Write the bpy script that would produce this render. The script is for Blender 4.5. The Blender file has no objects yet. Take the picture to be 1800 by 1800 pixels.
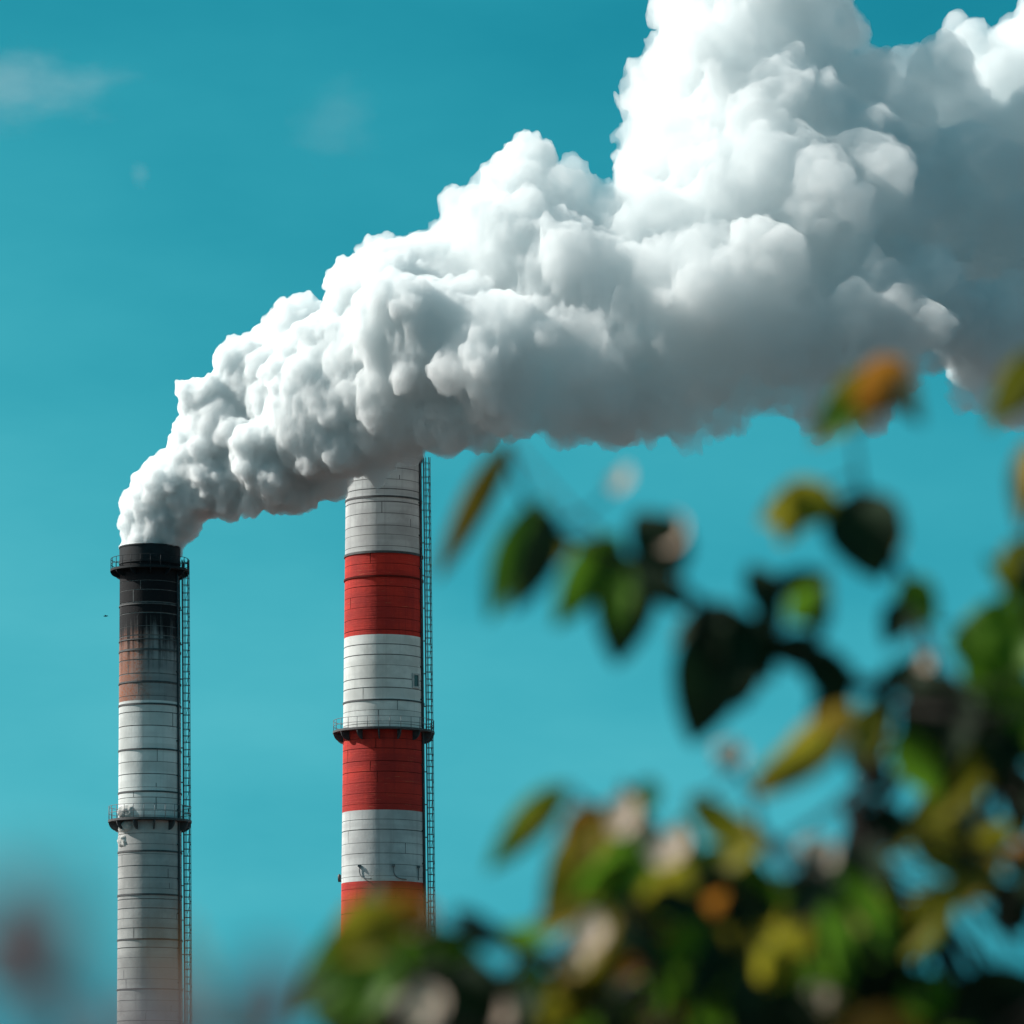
import bpy, bmesh, math, random
import numpy as np
from mathutils import Vector, Matrix, noise as mnoise

scene = bpy.context.scene
COL = scene.collection
R = math.radians
rng = random.Random(11)

# ------------------------------------------------------------------ camera
F = 7662.0          # focal length in photo pixels (photo is 1800 px wide)
HZ = 2160.0         # the horizon lies below the frame
CAMZ = 1.6
cam_d = bpy.data.cameras.new('camera')
cam = bpy.data.objects.new('camera', cam_d)
COL.objects.link(cam)
cam.location = (0, 0, CAMZ)
cam.rotation_euler = (R(90), 0, 0)
cam_d.sensor_width = 36
cam_d.lens = 36 * F / 1800
cam_d.shift_y = (HZ - 900) / 1800
cam_d.clip_start = 0.05
cam_d.clip_end = 30000
cam_d.dof.use_dof = True
cam_d.dof.focus_distance = 388
cam_d.dof.aperture_fstop = 5.2
scene.camera = cam

# ------------------------------------------------------------------ sky and sun
SKY_GAIN = 0.096
SUN_EL, SUN_AZ = 37.0, -81.5        # azimuth from the view direction (+Y), minus = left
w = bpy.data.worlds.new('World')
scene.world = w
w.use_nodes = True
nt = w.node_tree
nt.nodes.clear()
wo = nt.nodes.new('ShaderNodeOutputWorld')
bg = nt.nodes.new('ShaderNodeBackground')
sky = nt.nodes.new('ShaderNodeTexSky')
sky.sky_type = 'NISHITA'
sky.sun_disc = False
sky.sun_elevation = R(SUN_EL)
sky.sun_rotation = R(SUN_AZ)
sky.altitude = 100
sky.air_density = 1.0
sky.dust_density = 2.5
sky.ozone_density = 1.0
bg.inputs['Strength'].default_value = 0.1
# clear air graded to teal: the sky's own brightness drives a deep teal to pale cyan scale
def wm(op, a, b=0.0):
    nd = nt.nodes.new('ShaderNodeMath'); nd.operation = op
    for i, v in enumerate((a, b)):
        if isinstance(v, (int, float)): nd.inputs[i].default_value = v
        else: nt.links.new(v, nd.inputs[i])
    return nd.outputs[0]
EXPO = 0.72
bw = nt.nodes.new('ShaderNodeRGBToBW')
nt.links.new(sky.outputs[0], bw.inputs[0])
lum = wm('MINIMUM', wm('MULTIPLY', wm('POWER', wm('MULTIPLY', bw.outputs[0], SKY_GAIN / 0.275), 1.65), 0.276), 1.15)
gain = 10.0 / 2 ** EXPO
tcw = nt.nodes.new('ShaderNodeTexCoord')
mpw = nt.nodes.new('ShaderNodeMapping'); mpw.inputs['Scale'].default_value = (1.0, 1.0, 2.6)
nt.links.new(tcw.outputs['Generated'], mpw.inputs[0])
nzw = nt.nodes.new('ShaderNodeTexNoise'); nzw.inputs['Scale'].default_value = 9.0; nzw.inputs['Detail'].default_value = 5.0; nzw.inputs['Roughness'].default_value = 0.5
nt.links.new(mpw.outputs[0], nzw.inputs['Vector'])
veil = wm('ADD', wm('MULTIPLY', nzw.outputs[0], 0.52), 0.80)     # thin uneven veil of high haze
lum = wm('MULTIPLY', lum, veil)
ratio = wm('DIVIDE', lum, 0.473)
comb = nt.nodes.new('ShaderNodeCombineColor')
nt.links.new(wm('MULTIPLY', wm('POWER', ratio, 3.0), 0.0802 * gain), comb.inputs[0])
nt.links.new(wm('MULTIPLY', lum, gain), comb.inputs[1])
nt.links.new(wm('MULTIPLY', wm('POWER', ratio, 0.77), 0.558 * gain), comb.inputs[2])
nt.links.new(comb.outputs[0], bg.inputs['Color'])
nt.links.new(bg.outputs[0], wo.inputs['Surface'])

sun_d = bpy.data.lights.new('sun', 'SUN')
sun_d.energy = 5.0
sun_d.angle = R(0.53)
sun_d.color = (1.0, 0.96, 0.90)
sun = bpy.data.objects.new('sun', sun_d)
COL.objects.link(sun)
sdir = Vector((math.sin(R(SUN_AZ)) * math.cos(R(SUN_EL)), math.cos(R(SUN_AZ)) * math.cos(R(SUN_EL)), math.sin(R(SUN_EL))))
sun.rotation_euler = sdir.to_track_quat('Z', 'Y').to_euler()
sun.location = (-200, 100, 300)

vs = scene.view_settings
vs.view_transform = 'Standard'
vs.look = 'None'
vs.exposure = EXPO
vs.gamma = 1
cy = scene.cycles
cy.max_bounces = 32
cy.diffuse_bounces = 4
cy.glossy_bounces = 2
cy.transmission_bounces = 4
cy.transparent_max_bounces = 64
cy.volume_bounces = 24
cy.use_denoising = True
cy.denoiser = 'OPENIMAGEDENOISE'
cy.caustics_reflective = False
cy.caustics_refractive = False
cy.sample_clamp_indirect = 6

# ------------------------------------------------------------------ helpers
def P(x, y, D):
    """the point seen at photo pixel (x, y) at distance D"""
    return Vector(((x - 900) / F * D, D, CAMZ + (HZ - y) / F * D))

def tag(o, label=None, cat=None, group=None, kind=None):
    if label: o['label'] = label
    if cat: o['category'] = cat
    if group: o['group'] = group
    if kind: o['kind'] = kind
    return o

def empty(name, loc):
    o = bpy.data.objects.new(name, None)
    o.location = loc
    o.empty_display_size = 0.5
    COL.objects.link(o)
    return o

def link_mesh(name, me, mats, parent=None):
    for m in (mats if isinstance(mats, (list, tuple)) else [mats]):
        me.materials.append(m)
    o = bpy.data.objects.new(name, me)
    COL.objects.link(o)
    if parent: o.parent = parent
    return o

class MB:
    """collects shapes, then links them as one mesh object"""
    def __init__(s): s.v, s.f, s.m, s.sm = [], [], [], []
    def add(s, vs, fs, mat=0, smooth=True):
        b = len(s.v); s.v += [tuple(v) for v in vs]
        for f in fs:
            s.f.append(tuple(i + b for i in f)); s.m.append(mat); s.sm.append(smooth)
    def lathe(s, prof, seg=128, mat=0, a0=0, a1=2 * math.pi):
        """every profile segment keeps its own vertices, so edges stay crisp"""
        full = abs(a1 - a0 - 2 * math.pi) < 1e-6
        n = seg if full else seg + 1
        for (p, q) in zip(prof[:-1], prof[1:]):
            mm = q[2] if len(q) > 2 else mat
            vs = []
            for (r, z) in ((p[0], p[1]), (q[0], q[1])):
                for k in range(n):
                    a = a0 + (a1 - a0) * k / seg
                    vs.append((r * math.cos(a), r * math.sin(a), z))
            fs = []
            for k in range(seg):
                k2 = (k + 1) % n
                fs.append((k, k2, n + k2, n + k))
            s.add(vs, fs, mm)
    def tube(s, pts, rad, seg=8, mat=0, cap=True):
        pts = [Vector(p) for p in pts]
        rs = rad if isinstance(rad, (list, tuple)) else [rad] * len(pts)
        vs, fs = [], []
        up = None
        for i, p in enumerate(pts):
            d = (pts[min(i + 1, len(pts) - 1)] - pts[max(i - 1, 0)]).normalized()
            if up is None:
                up = d.orthogonal().normalized()
            up = (up - d * up.dot(d))
            up = up.normalized() if up.length > 1e-6 else d.orthogonal().normalized()
            sd = d.cross(up)
            for k in range(seg):
                a = 2 * math.pi * k / seg
                vs.append(p + (up * math.cos(a) + sd * math.sin(a)) * rs[i])
        for i in range(len(pts) - 1):
            for k in range(seg):
                k2 = (k + 1) % seg
                fs.append((i * seg + k, i * seg + k2, (i + 1) * seg + k2, (i + 1) * seg + k))
        if cap:
            fs.append(tuple(range(seg))[::-1]); fs.append(tuple(range((len(pts) - 1) * seg, len(pts) * seg)))
        s.add(vs, fs, mat)
    def box(s, c, ax, ay, az, mat=0):
        """box about c with half axes ax, ay, az"""
        c, ax, ay, az = Vector(c), Vector(ax), Vector(ay), Vector(az)
        vs = [c + ax * i + ay * j + az * k for i in (-1, 1) for j in (-1, 1) for k in (-1, 1)]
        fs = [(0, 1, 3, 2), (4, 6, 7, 5), (0, 4, 5, 1), (2, 3, 7, 6), (0, 2, 6, 4), (1, 5, 7, 3)]
        s.add(vs, fs, mat, False)
    def mesh(s, name):
        me = bpy.data.meshes.new(name)
        me.from_pydata(s.v, [], s.f)
        me.polygons.foreach_set('material_index', s.m)
        me.polygons.foreach_set('use_smooth', s.sm)
        me.update()
        return me
    def build(s, name, mats, parent=None):
        return link_mesh(name, s.mesh(name), mats, parent)

class NT:
    """small helper for writing materials"""
    def __init__(s, name):
        s.mat = bpy.data.materials.new(name); s.mat.use_nodes = True
        s.t = s.mat.node_tree; s.t.nodes.clear()
        s.out = s.t.nodes.new('ShaderNodeOutputMaterial')
    def n(s, kind, **kw):
        nd = s.t.nodes.new(kind)
        for k, v in kw.items(): setattr(nd, k, v)
        return nd
    def l(s, a, b): s.t.links.new(a, b)
    def setv(s, sock, v):
        if isinstance(v, bpy.types.NodeSocket): s.l(v, sock)
        else: sock.default_value = v
    def math(s, op, a, b=0.0, c=0.0, clamp=False):
        nd = s.n('ShaderNodeMath', operation=op, use_clamp=clamp)
        for i, v in enumerate((a, b, c)): s.setv(nd.inputs[i], v)
        return nd.outputs[0]
    def ramp(s, v, a, b, lo=0.0, hi=1.0):
        nd = s.n('ShaderNodeMapRange', interpolation_type='SMOOTHSTEP')
        for i, x in enumerate((v, a, b, lo, hi)): s.setv(nd.inputs[i], x)
        return nd.outputs[0]
    def mix(s, f, a, b, mode='MIX'):
        nd = s.n('ShaderNodeMix', data_type='RGBA', blend_type=mode)
        s.setv(nd.inputs[0], f)
        for i, v in ((6, a), (7, b)):
            s.setv(nd.inputs[i], v if isinstance(v, bpy.types.NodeSocket) else (*v, 1))
        return nd.outputs[2]
    def noise(s, vec, scale, detail=4, rough=0.55, sc=(1, 1, 1)):
        mp = s.n('ShaderNodeMapping'); mp.inputs['Scale'].default_value = sc
        s.l(vec, mp.inputs[0])
        nd = s.n('ShaderNodeTexNoise')
        nd.inputs['Scale'].default_value = scale; nd.inputs['Detail'].default_value = detail
        nd.inputs['Roughness'].default_value = rough
        s.l(mp.outputs[0], nd.inputs['Vector'])
        return nd.outputs[0]
    def principled(s, col, rough=0.8, spec=0.3, bump=None, bstr=0.3, bdist=0.02, metal=0.0):
        b = s.n('ShaderNodeBsdfPrincipled')
        s.setv(b.inputs['Base Color'], col if isinstance(col, bpy.types.NodeSocket) else (*col, 1))
        s.setv(b.inputs['Roughness'], rough)
        b.inputs['Specular IOR Level'].default_value = spec
        b.inputs['Metallic'].default_value = metal
        if 'Diffuse Roughness' in b.inputs: b.inputs['Diffuse Roughness'].default_value = 0.8
        if bump is not None:
            bp = s.n('ShaderNodeBump'); bp.inputs['Strength'].default_value = bstr
            bp.inputs['Distance'].default_value = bdist
            s.l(bump, bp.inputs['Height']); s.l(bp.outputs[0], b.inputs['Normal'])
        s.l(b.outputs[0], s.out.inputs['Surface'])
        return s.mat

# ------------------------------------------------------------------ materials
def concrete(name, base, dirt, streak=0.5, soot=None, rust=None, offset=0.0, courses=0.0, peel=None):
    """painted concrete: broad blotches, streaks run down by rain, optional soot and rust stains"""
    t = NT(name)
    oc = t.n('ShaderNodeTexCoord').outputs['Object']
    mp = t.n('ShaderNodeMapping'); mp.inputs['Location'].default_value = (offset, offset * 2, offset * 3)
    t.l(oc, mp.inputs[0]); v = mp.outputs[0]
    blot = t.noise(v, 0.35, 6, 0.62)
    strk = t.noise(v, 1.0, 5, 0.6, (2.6, 2.6, 0.09))
    lift = t.noise(v, 1.0, 2, 0.5, (0.05, 0.05, 1.0))
    fine = t.noise(v, 5.0, 4, 0.65)
    c = t.mix(t.ramp(blot, 0.38, 0.66, 0.0, 0.7), base, dirt)
    c = t.mix(t.ramp(strk, 0.50, 0.72, 0.0, streak), c, dirt)
    c = t.mix(t.ramp(lift, 0.45, 0.6, 0.0, 0.4), c, dirt)
    c = t.mix(t.ramp(fine, 0.62, 0.74, 0.0, 0.35), c, dirt)
    sep = t.n('ShaderNodeSeparateXYZ'); t.l(oc, sep.inputs[0])
    if rust:
        z0, z1, xm, rcol = rust
        zz = t.math('MULTIPLY_ADD', strk, 2.5, t.math('MULTIPLY_ADD', blot, 3.0, sep.outputs['Z']))
        a = t.ramp(zz, z0 + 2.0, z0 + 3.2)
        b = t.ramp(zz, z1 + 4.2, z1 + 2.6)
        xx = t.math('MULTIPLY_ADD', blot, 3.4, t.math('MULTIPLY_ADD', fine, 1.6, t.math('ADD', sep.outputs['X'], -1.75)))
        x = t.ramp(xx, xm + 2.3, xm - 0.1)
        f = t.math('MULTIPLY', t.math('MULTIPLY', a, b), x)
        c = t.mix(t.math('MULTIPLY', f, t.ramp(fine, 0.35, 0.6, 0.92, 0.6)), c, rcol)
    if soot:
        z0, z1 = soot
        zz = t.math('MULTIPLY_ADD', strk, 11.0, t.math('MULTIPLY_ADD', blot, 5.0, sep.outputs['Z']))
        f = t.ramp(zz, z0 + 7.4, z1 + 7.6)
        c = t.mix(f, c, (0.012, 0.014, 0.017))
    if peel:
        pf = t.noise(v, 1.0, 5, 0.7, (0.45, 0.45, 9.0))
        c = t.mix(t.ramp(pf, 0.635, 0.66, 0.0, 0.6), c, peel)
    bm = t.math('MULTIPLY_ADD', fine, 0.5, blot)
    if courses:
        bm = t.math('MULTIPLY_ADD', t.noise(v, 1.0, 3, 0.6, (0.5, 0.5, 9.0)), courses, bm)
    return t.principled(c, 0.85, 0.2, bm, 0.5, 0.06)

def plain(name, col, rough=0.7, spec=0.3, var=0.35, scale=3.0, metal=0.0):
    t = NT(name)
    v = t.n('ShaderNodeTexCoord').outputs['Object']
    nz = t.noise(v, scale, 5, 0.6)
    c = t.mix(t.ramp(nz, 0.35, 0.7, 0.0, 1.0), col, tuple(x * (1 - var) for x in col))
    return t.principled(c, rough, spec, nz, 0.2, 0.01, metal)

M_white = concrete('white_paint', (0.84, 0.86, 0.84), (0.58, 0.60, 0.58), 0.5, offset=3)
M_grey = concrete('bare_concrete', (0.60, 0.60, 0.58), (0.38, 0.38, 0.37), 0.55, offset=9)
M_grey2 = concrete('weathered_white_paint', (0.70, 0.72, 0.71), (0.46, 0.47, 0.47), 0.55, offset=17)
M_red = concrete('red_paint', (0.66, 0.050, 0.034), (0.42, 0.034, 0.030), 0.6, offset=5, courses=1.2, peel=(0.62, 0.22, 0.10))
M_joint = plain('joint_dirt', (0.23, 0.24, 0.24), 0.9, 0.1)
M_joint_red = plain('joint_dirt_red', (0.16, 0.02, 0.015), 0.9, 0.1)
M_steel = plain('dark_steel', (0.085, 0.095, 0.10), 0.6, 0.4)
M_galv = plain('weathered_galvanised_steel', (0.19, 0.21, 0.22), 0.55, 0.4)
M_black = plain('sooty_steel', (0.014, 0.024, 0.030), 0.75, 0.25, 0.4, 1.2)
M_flue = plain('soot', (0.006, 0.006, 0.006), 0.95, 0.05)
M_glass = plain('dark_pane', (0.01, 0.013, 0.015), 0.15, 0.5)
M_trim = plain('white_trim', (0.62, 0.63, 0.62), 0.6, 0.3)
M_bark = plain('bark', (0.030, 0.024, 0.020), 0.9, 0.15, 0.5, 40)
M_lamp = plain('lamp_housing', (0.05, 0.05, 0.05), 0.5, 0.4)

# ------------------------------------------------------------------ ground
t = NT('dry_grassland')
v = t.n('ShaderNodeTexCoord').outputs['Object']
c = t.mix(t.ramp(t.noise(v, 0.02, 6), 0.35, 0.65), (0.075, 0.048, 0.045), (0.05, 0.044, 0.034))
c = t.mix(t.ramp(t.noise(v, 1.5, 6), 0.4, 0.7, 0, 0.7), c, (0.10, 0.07, 0.065))
M_ground = t.principled(c, 0.95, 0.1, t.noise(v, 4, 6), 0.6, 0.1)
g = MB()
N = 40
vs_, fs_ = [], []
for i in range(N + 1):
    for j in range(N + 1):
        u, q = (i / N * 2 - 1), (j / N * 2 - 1)
        x, y = math.copysign(abs(u) ** 3, u) * 9000, math.copysign(abs(q) ** 3, q) * 9000
        vs_.append((x, y, -0.02))
for i in range(N):
    for j in range(N):
        a = i * (N + 1) + j
        fs_.append((a, a + N + 1, a + N + 2, a + 1))
g.add(vs_, fs_)
tag(g.build('ground', M_ground), kind='structure')

# ------------------------------------------------------------------ chimneys
jr = random.Random(3)
def shell_band(z0, z1, rad, joints, seg=128):
    """one painted stretch of the shaft from z0 up to z1, with dirty construction joints"""
    m = MB()
    prof = [(rad(z0), z0)]
    for (zj, h, dep) in sorted(joints):
        if zj - h / 2 <= z0 + 0.02 or zj + h / 2 >= z1 - 0.02: continue
        r = rad(zj)
        prof += [(rad(zj - h / 2), zj - h / 2, 0), (r - dep, zj - h / 2, 1), (r - dep, zj + h / 2, 1), (rad(zj + h / 2), zj + h / 2, 1)]
    prof.append((rad(z1), z1, 0))
    m.lathe(prof, seg)
    jj = sorted(q[0] for q in joints)
    for za, zb in zip(jj[:-1], jj[1:]):
        if za < z0 + 0.1 or zb > z1 - 0.1 or jr.random() > 0.55: continue
        a = jr.uniform(math.pi, 2 * math.pi); d_ = Vector((math.cos(a), math.sin(a), 0)); e_ = Vector((-math.sin(a), math.cos(a), 0))
        zt_ = zb if jr.random() < 0.6 else za + (zb - za) * jr.uniform(0.3, 0.8)
        c_ = d_ * (rad((za + zt_) / 2) - 0.012) + Vector((0, 0, (za + zt_) / 2))
        m.box(c_, d_ * 0.018, e_ * jr.uniform(0.02, 0.04), Vector((0, 0, (zt_ - za) / 2)), 1)
    return m

def steel_hoop(z, r, h, dep, mat, parent):
    m = MB()
    m.lathe([(r - 0.02, z - h / 2), (r + dep, z - h / 2), (r + dep, z + h / 2), (r - 0.02, z + h / 2)], 128)
    return m.build('steel_hoop', mat, parent)

def platform(z, rin, w_, parent, n=14, rail_h=1.05, a0=0.0, bowl=0.7, mat=None, rail_mat=None):
    """walkway ring: grating deck with a rim, curved brackets below, railing above"""
    m = MB()
    ro = rin + w_
    m.lathe([(rin - 0.03, z - 0.10), (ro, z - 0.12), (ro + 0.03, z - 0.12), (ro + 0.03, z + 0.07), (ro - 0.03, z + 0.07), (ro - 0.03, z), (rin - 0.03, z)], 96)
    deck = m.build('platform', mat or M_steel, parent)
    r_ = MB()
    for hh in (rail_h, rail_h * 0.52):
        r_.tube([((ro - 0.03) * math.cos(2 * math.pi * k / 72), (ro - 0.03) * math.sin(2 * math.pi * k / 72), z + hh) for k in range(73)], 0.028, 6)
    for k in range(n * 2):
        a = a0 + math.pi * k / n
        p = Vector(((ro - 0.03) * math.cos(a), (ro - 0.03) * math.sin(a), z))
        r_.tube([p, p + Vector((0, 0, rail_h))], 0.03, 6)
    r_.build('railing', rail_mat or mat or M_steel, deck)
    for k in range(n):
        a = a0 + 2 * math.pi * k / n
        d = Vector((math.cos(a), math.sin(a), 0)); s_ = Vector((-math.sin(a), math.cos(a), 0)) * 0.05
        b = MB()
        arc = []
        for q in range(7):
            u = q / 6 * math.pi / 2
            arc.append((rin + w_ * math.sin(u), z - 0.12 - bowl * (1 - 0.0) * math.cos(u)))
        outer = [d * r1 + Vector((0, 0, z1)) for r1, z1 in arc]
        top = [d * r1 + Vector((0, 0, z - 0.12)) for r1, z1 in arc]
        vv = [p + s_ for p in outer] + [p + s_ for p in top] + [p - s_ for p in outer] + [p - s_ for p in top]
        ff = []
        for q in range(6):
            ff += [(q, q + 1, 8 + q, 7 + q), (14 + q, 21 + q, 22 + q, 15 + q), (q, 14 + q, 15 + q, q + 1)]
        ff.append((0, 7, 21, 14))
        b.add(vv, ff, 0, False)
        b.build('bracket', mat or M_steel, deck)
    return deck

def ladder(z0, z1, rad, ang, parent, mat, cage_from, gaps=()):
    """rung ladder standing off the shaft at angle ang, with a hooped cage"""
    m = MB()
    d = Vector((math.cos(ang), math.sin(ang), 0)); s_ = Vector((-math.sin(ang), math.cos(ang), 0))
    def at(z, out, side): return d * (rad(z) + out) + s_ * side + Vector((0, 0, z))
    for sd in (-0.24, 0.24):
        m.tube([at(z0, 0.22, sd), at((z0 + z1) / 2, 0.22, sd), at(z1, 0.22, sd)], 0.04, 6)
    z = z0 + 0.3
    while z < z1 - 0.1:
        m.tube([at(z, 0.22, -0.24), at(z, 0.22, 0.24)], 0.024, 5)
        z += 0.33
    z = z0 + 1
    while z < z1:
        for sd in (-0.24, 0.24): m.tube([at(z, -0.03, sd), at(z, 0.22, sd)], 0.03, 5)
        z += 3.0
    lad = m.build('ladder', mat, parent)
    c_ = MB()
    z = cage_from
    hoop = [(math.sin(math.pi * q / 10), math.cos(math.pi * q / 10)) for q in range(11)]
    lr = random.Random(5)
    while z < z1:
        c_.tube([at(z, 0.22 + 0.62 * a, 0.36 * b) for a, b in hoop], 0.026, 5)
        z += 0.62 + lr.uniform(-0.06, 0.06)
    for q in (1, 3, 5, 7, 9):
        a, b = hoop[q]
        c_.tube([at(cage_from, 0.22 + 0.62 * a, 0.36 * b), at((cage_from + z1) / 2, 0.22 + 0.62 * a, 0.36 * b), at(z1, 0.22 + 0.62 * a, 0.36 * b)], 0.028, 5)
    # diagonal bracing between the hoops on the outer face
    z = cage_from; k = 0
    while z + 1.3 < z1:
        c_.tube([at(z, 0.55, -0.36 if k % 2 else 0.36), at(z + 1.24, 0.80, 0.25 if k % 2 else -0.25)], 0.022, 5)
        z += 1.24; k += 1
    c_.build('safety_cage', mat, lad)
    return lad

# ---- the sooty chimney, nearer, with the plume
D1 = 380.0
def z1f(y): return CAMZ + (HZ - y) / F * D1
C1 = P(263.5, 1000, D1); C1.z = 0
def r1(z): return (52.6 + (z1f(963) - z) / (z1f(963) - z1f(1700)) * 4.4) / F * D1
ch1 = empty('chimney', C1)
tag(ch1, 'pale concrete chimney with soot blackened top and rust streak, pouring out white smoke', 'chimney')
def joints(za, zb, step, thick=0.07):
    out = []; z = za
    while z < zb:
        h = jr.choice((0.035, 0.045, 0.05, 0.08)) * thick / 0.07
        out.append((z + jr.uniform(-0.08, 0.08), h, jr.uniform(0.02, 0.05)))
        z += step * jr.uniform(0.86, 1.14)
    return out
M_soot = concrete('sooted_concrete', (0.40, 0.42, 0.42), (0.22, 0.24, 0.25), 0.6, soot=(z1f(1165), z1f(1085)),
                  rust=(z1f(1238), z1f(1120), -1.0, (0.40, 0.13, 0.055)), offset=21)
zt = z1f(963)
shell_band(z1f(1237), z1f(992), r1, joints(z1f(1237) + 0.4, z1f(1000), 1.0, 0.085)).build('sooty_band', [M_soot, M_joint], ch1)['label'] = 'grey band blackened by soot towards the top, rust stained at its left'
shell_band(z1f(1437), z1f(1237), r1, joints(z1f(1437) + 0.5, z1f(1237), 1.0)).build('white_band', [M_white, M_joint], ch1)
shell_band(-0.2, z1f(1437), r1, joints(0.5, z1f(1437), 0.95)).build('shaft', [M_grey, M_joint], ch1)
rim = MB()
ra = r1(zt) + 0.02
rim.lathe([(ra - 0.05, z1f(994)), (ra + 0.06, z1f(994)), (ra + 0.06, z1f(989)), (ra + 0.02, z1f(989)), (ra + 0.02, zt - 0.12), (ra + 0.06, zt - 0.12), (ra + 0.06, zt), (ra - 0.35, zt)], 128)
rim.lathe([(ra - 0.35, zt), (ra - 0.35, zt - 9), (0.01, zt - 9)], 96, 1)
rim.build('rim', [M_black, M_flue], ch1)
for yy, h in ((1062, .12), (1124, .09), (1142, .16), (1198, .13), (1237, .15), (1316, .13), (1390, .14), (1494, .15), (1570, .16), (1648, .13), (1735, .12)):
    steel_hoop(z1f(yy + 6), r1(z1f(yy)), h, 0.06, M_steel, ch1)
platform(z1f(1004), r1(z1f(1004)), 0.80, ch1, 12, 1.0, 0.1, 0.5, M_black)
platform(z1f(1444), r1(z1f(1444)), 0.86, ch1, 12, 1.25, 0.2, 0.8, M_steel, M_galv)
ladder(0.5, z1f(985), r1, R(-4), ch1, M_galv, 3.0)
cd = MB()
dd = Vector((math.cos(R(-24)), math.sin(R(-24)), 0))
cd.tube([dd * (r1(z) + 0.12) + Vector((0, 0, z)) for z in (0.2, 20, 40, z1f(1010))], 0.10, 8)
for z in range(2, 58, 3):
    cd.box(dd * (r1(z) + 0.06) + Vector((0, 0, z)), dd * 0.10, Vector((-dd.y, dd.x, 0)) * 0.17, Vector((0, 0, 0.05)))
cd.build('conduit', M_steel, ch1)

# crumpled sheeting bulging at the lower walkway
def crumple(name, ang, z, wdt, hgt, bulge, seed, mat, parent, rad):
    m = MB(); n_, k_ = 26, 16
    vs, fs = [], []
    for j in range(k_ + 1):
        for i in range(n_ + 1):
            u, v_ = i / n_ * 2 - 1, j / k_ * 2 - 1
            e = max(0.0, 1 - abs(u) ** 2.4) * max(0.0, 1 - abs(v_) ** 2.2)
            f1 = mnoise.fractal(Vector((u * 2.0 + v_ * 0.9, v_ * 0.8, seed)), 0.7, 2.1, 4)
            a = ang + u * wdt / 2 / rad(z) * (1 + 0.12 * mnoise.noise(Vector((v_ * 2, seed, 1))))
            rr = rad(z) - 0.03 + e ** 0.6 * bulge * (0.9 + 0.6 * f1)
            vs.append((rr * math.cos(a), rr * math.sin(a), z + v_ * hgt / 2 * (1 + 0.15 * mnoise.noise(Vector((u * 2, seed, 4))))))
    for j in range(k_):
        for i in range(n_):
            q = j * (n_ + 1) + i
            fs.append((q, q + 1, q + n_ + 2, q + n_ + 1))
    m.add(vs, fs)
    return m.build(name, mat, parent)
M_sheet = concrete('pale_sheeting', (0.66, 0.66, 0.63), (0.48, 0.48, 0.46), 0.2, offset=31)
crumple('loose_sheeting', R(221), z1f(1430), 2.2, 1.05, 0.42, 1.0, M_sheet, ch1, r1)
crumple('loose_sheeting', R(221), z1f(1456), 2.0, 0.95, 0.40, 5.0, M_sheet, ch1, r1)
crumple('loose_sheeting', R(212), z1f(1481), 1.4, 1.0, 0.3, 9.0, M_sheet, ch1, r1)

# ---- the red and white chimney
D2 = 400.0
def z2f(y): return CAMZ + (HZ - y) / F * D2
C2 = P(674.5, 1000, D2); C2.z = 0
def r2(z): return (66.5 + (z2f(850) - z) / (z2f(850) - z2f(1550)) * 7.8) / F * D2
ch2 = empty('chimney', C2)
tag(ch2, 'thick chimney painted in red and white bands, its top hidden behind the smoke', 'chimney')
zt2 = z2f(780)
bands = [('white_band', 978, 812, M_grey2, 'greyish white band below the smoke'), ('red_band', 1124, 978, M_red, None), ('white_band', 1288, 1124, M_white, None),
         ('red_band', 1430, 1288, M_red, None), ('white_band', 1554, 1430, M_grey2, 'greyish weathered white band'), ('red_band', 1700, 1554, M_red, None),
         ('white_band', 1850, 1700, M_white, None), ('red_band', 2000, 1850, M_red, None)]
for name, ya, yb, mat, lab in bands:
    red = mat is M_red
    b = shell_band(z2f(ya), z2f(yb), r2, joints(z2f(ya) + 0.5, z2f(yb), 1.05, 0.05 if red else 0.075)).build(name, [mat, M_joint_red if red else M_joint], ch2)
    if lab: b['label'] = lab
shell_band(-0.2, z2f(2000), r2, joints(0.5, z2f(2000), 1.05)).build('shaft', [M_grey, M_joint], ch2)
rim = MB()
ra = r2(zt2)
rim.lathe([(r2(z2f(812)), z2f(812)), (ra + 0.14, z2f(812)), (ra + 0.14, zt2), (ra - 0.35, zt2)], 128)
rim.lathe([(ra - 0.35, zt2), (ra - 0.35, zt2 - 10), (0.01, zt2 - 10)], 96, 1)
rim.build('rim', [M_black, M_flue], ch2)
for yy, h, dp, red in ((877, .15, .07, 0), (974, .2, .10, 0), (1016, .16, .10, 1), (1232, .14, .07, 0)):
    steel_hoop(z2f(yy + 6), r2(z2f(yy)), h, dp, M_joint_red if red else M_steel, ch2)
platform(z2f(1288), r2(z2f(1288)), 0.92, ch2, 14, 1.05, 0.15, 0.85, M_steel, M_galv)
ladder(0.5, z2f(805), r2, R(-5), ch2, M_galv, 3.0)
cd = MB()
dd = Vector((math.cos(R(-20)), math.sin(R(-20)), 0))
cd.tube([dd * (r2(z) + 0.14) + Vector((0, 0, z)) for z in (0.2, 20, 40, 55, z2f(815))], 0.12, 8)
for z in range(2, 70, 3):
    cd.box(dd * (r2(z) + 0.08) + Vector((0, 0, z)), dd * 0.11, Vector((-dd.y, dd.x, 0)) * 0.2, Vector((0, 0, 0.06)))
cd.build('conduit', M_steel, ch2)
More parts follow.
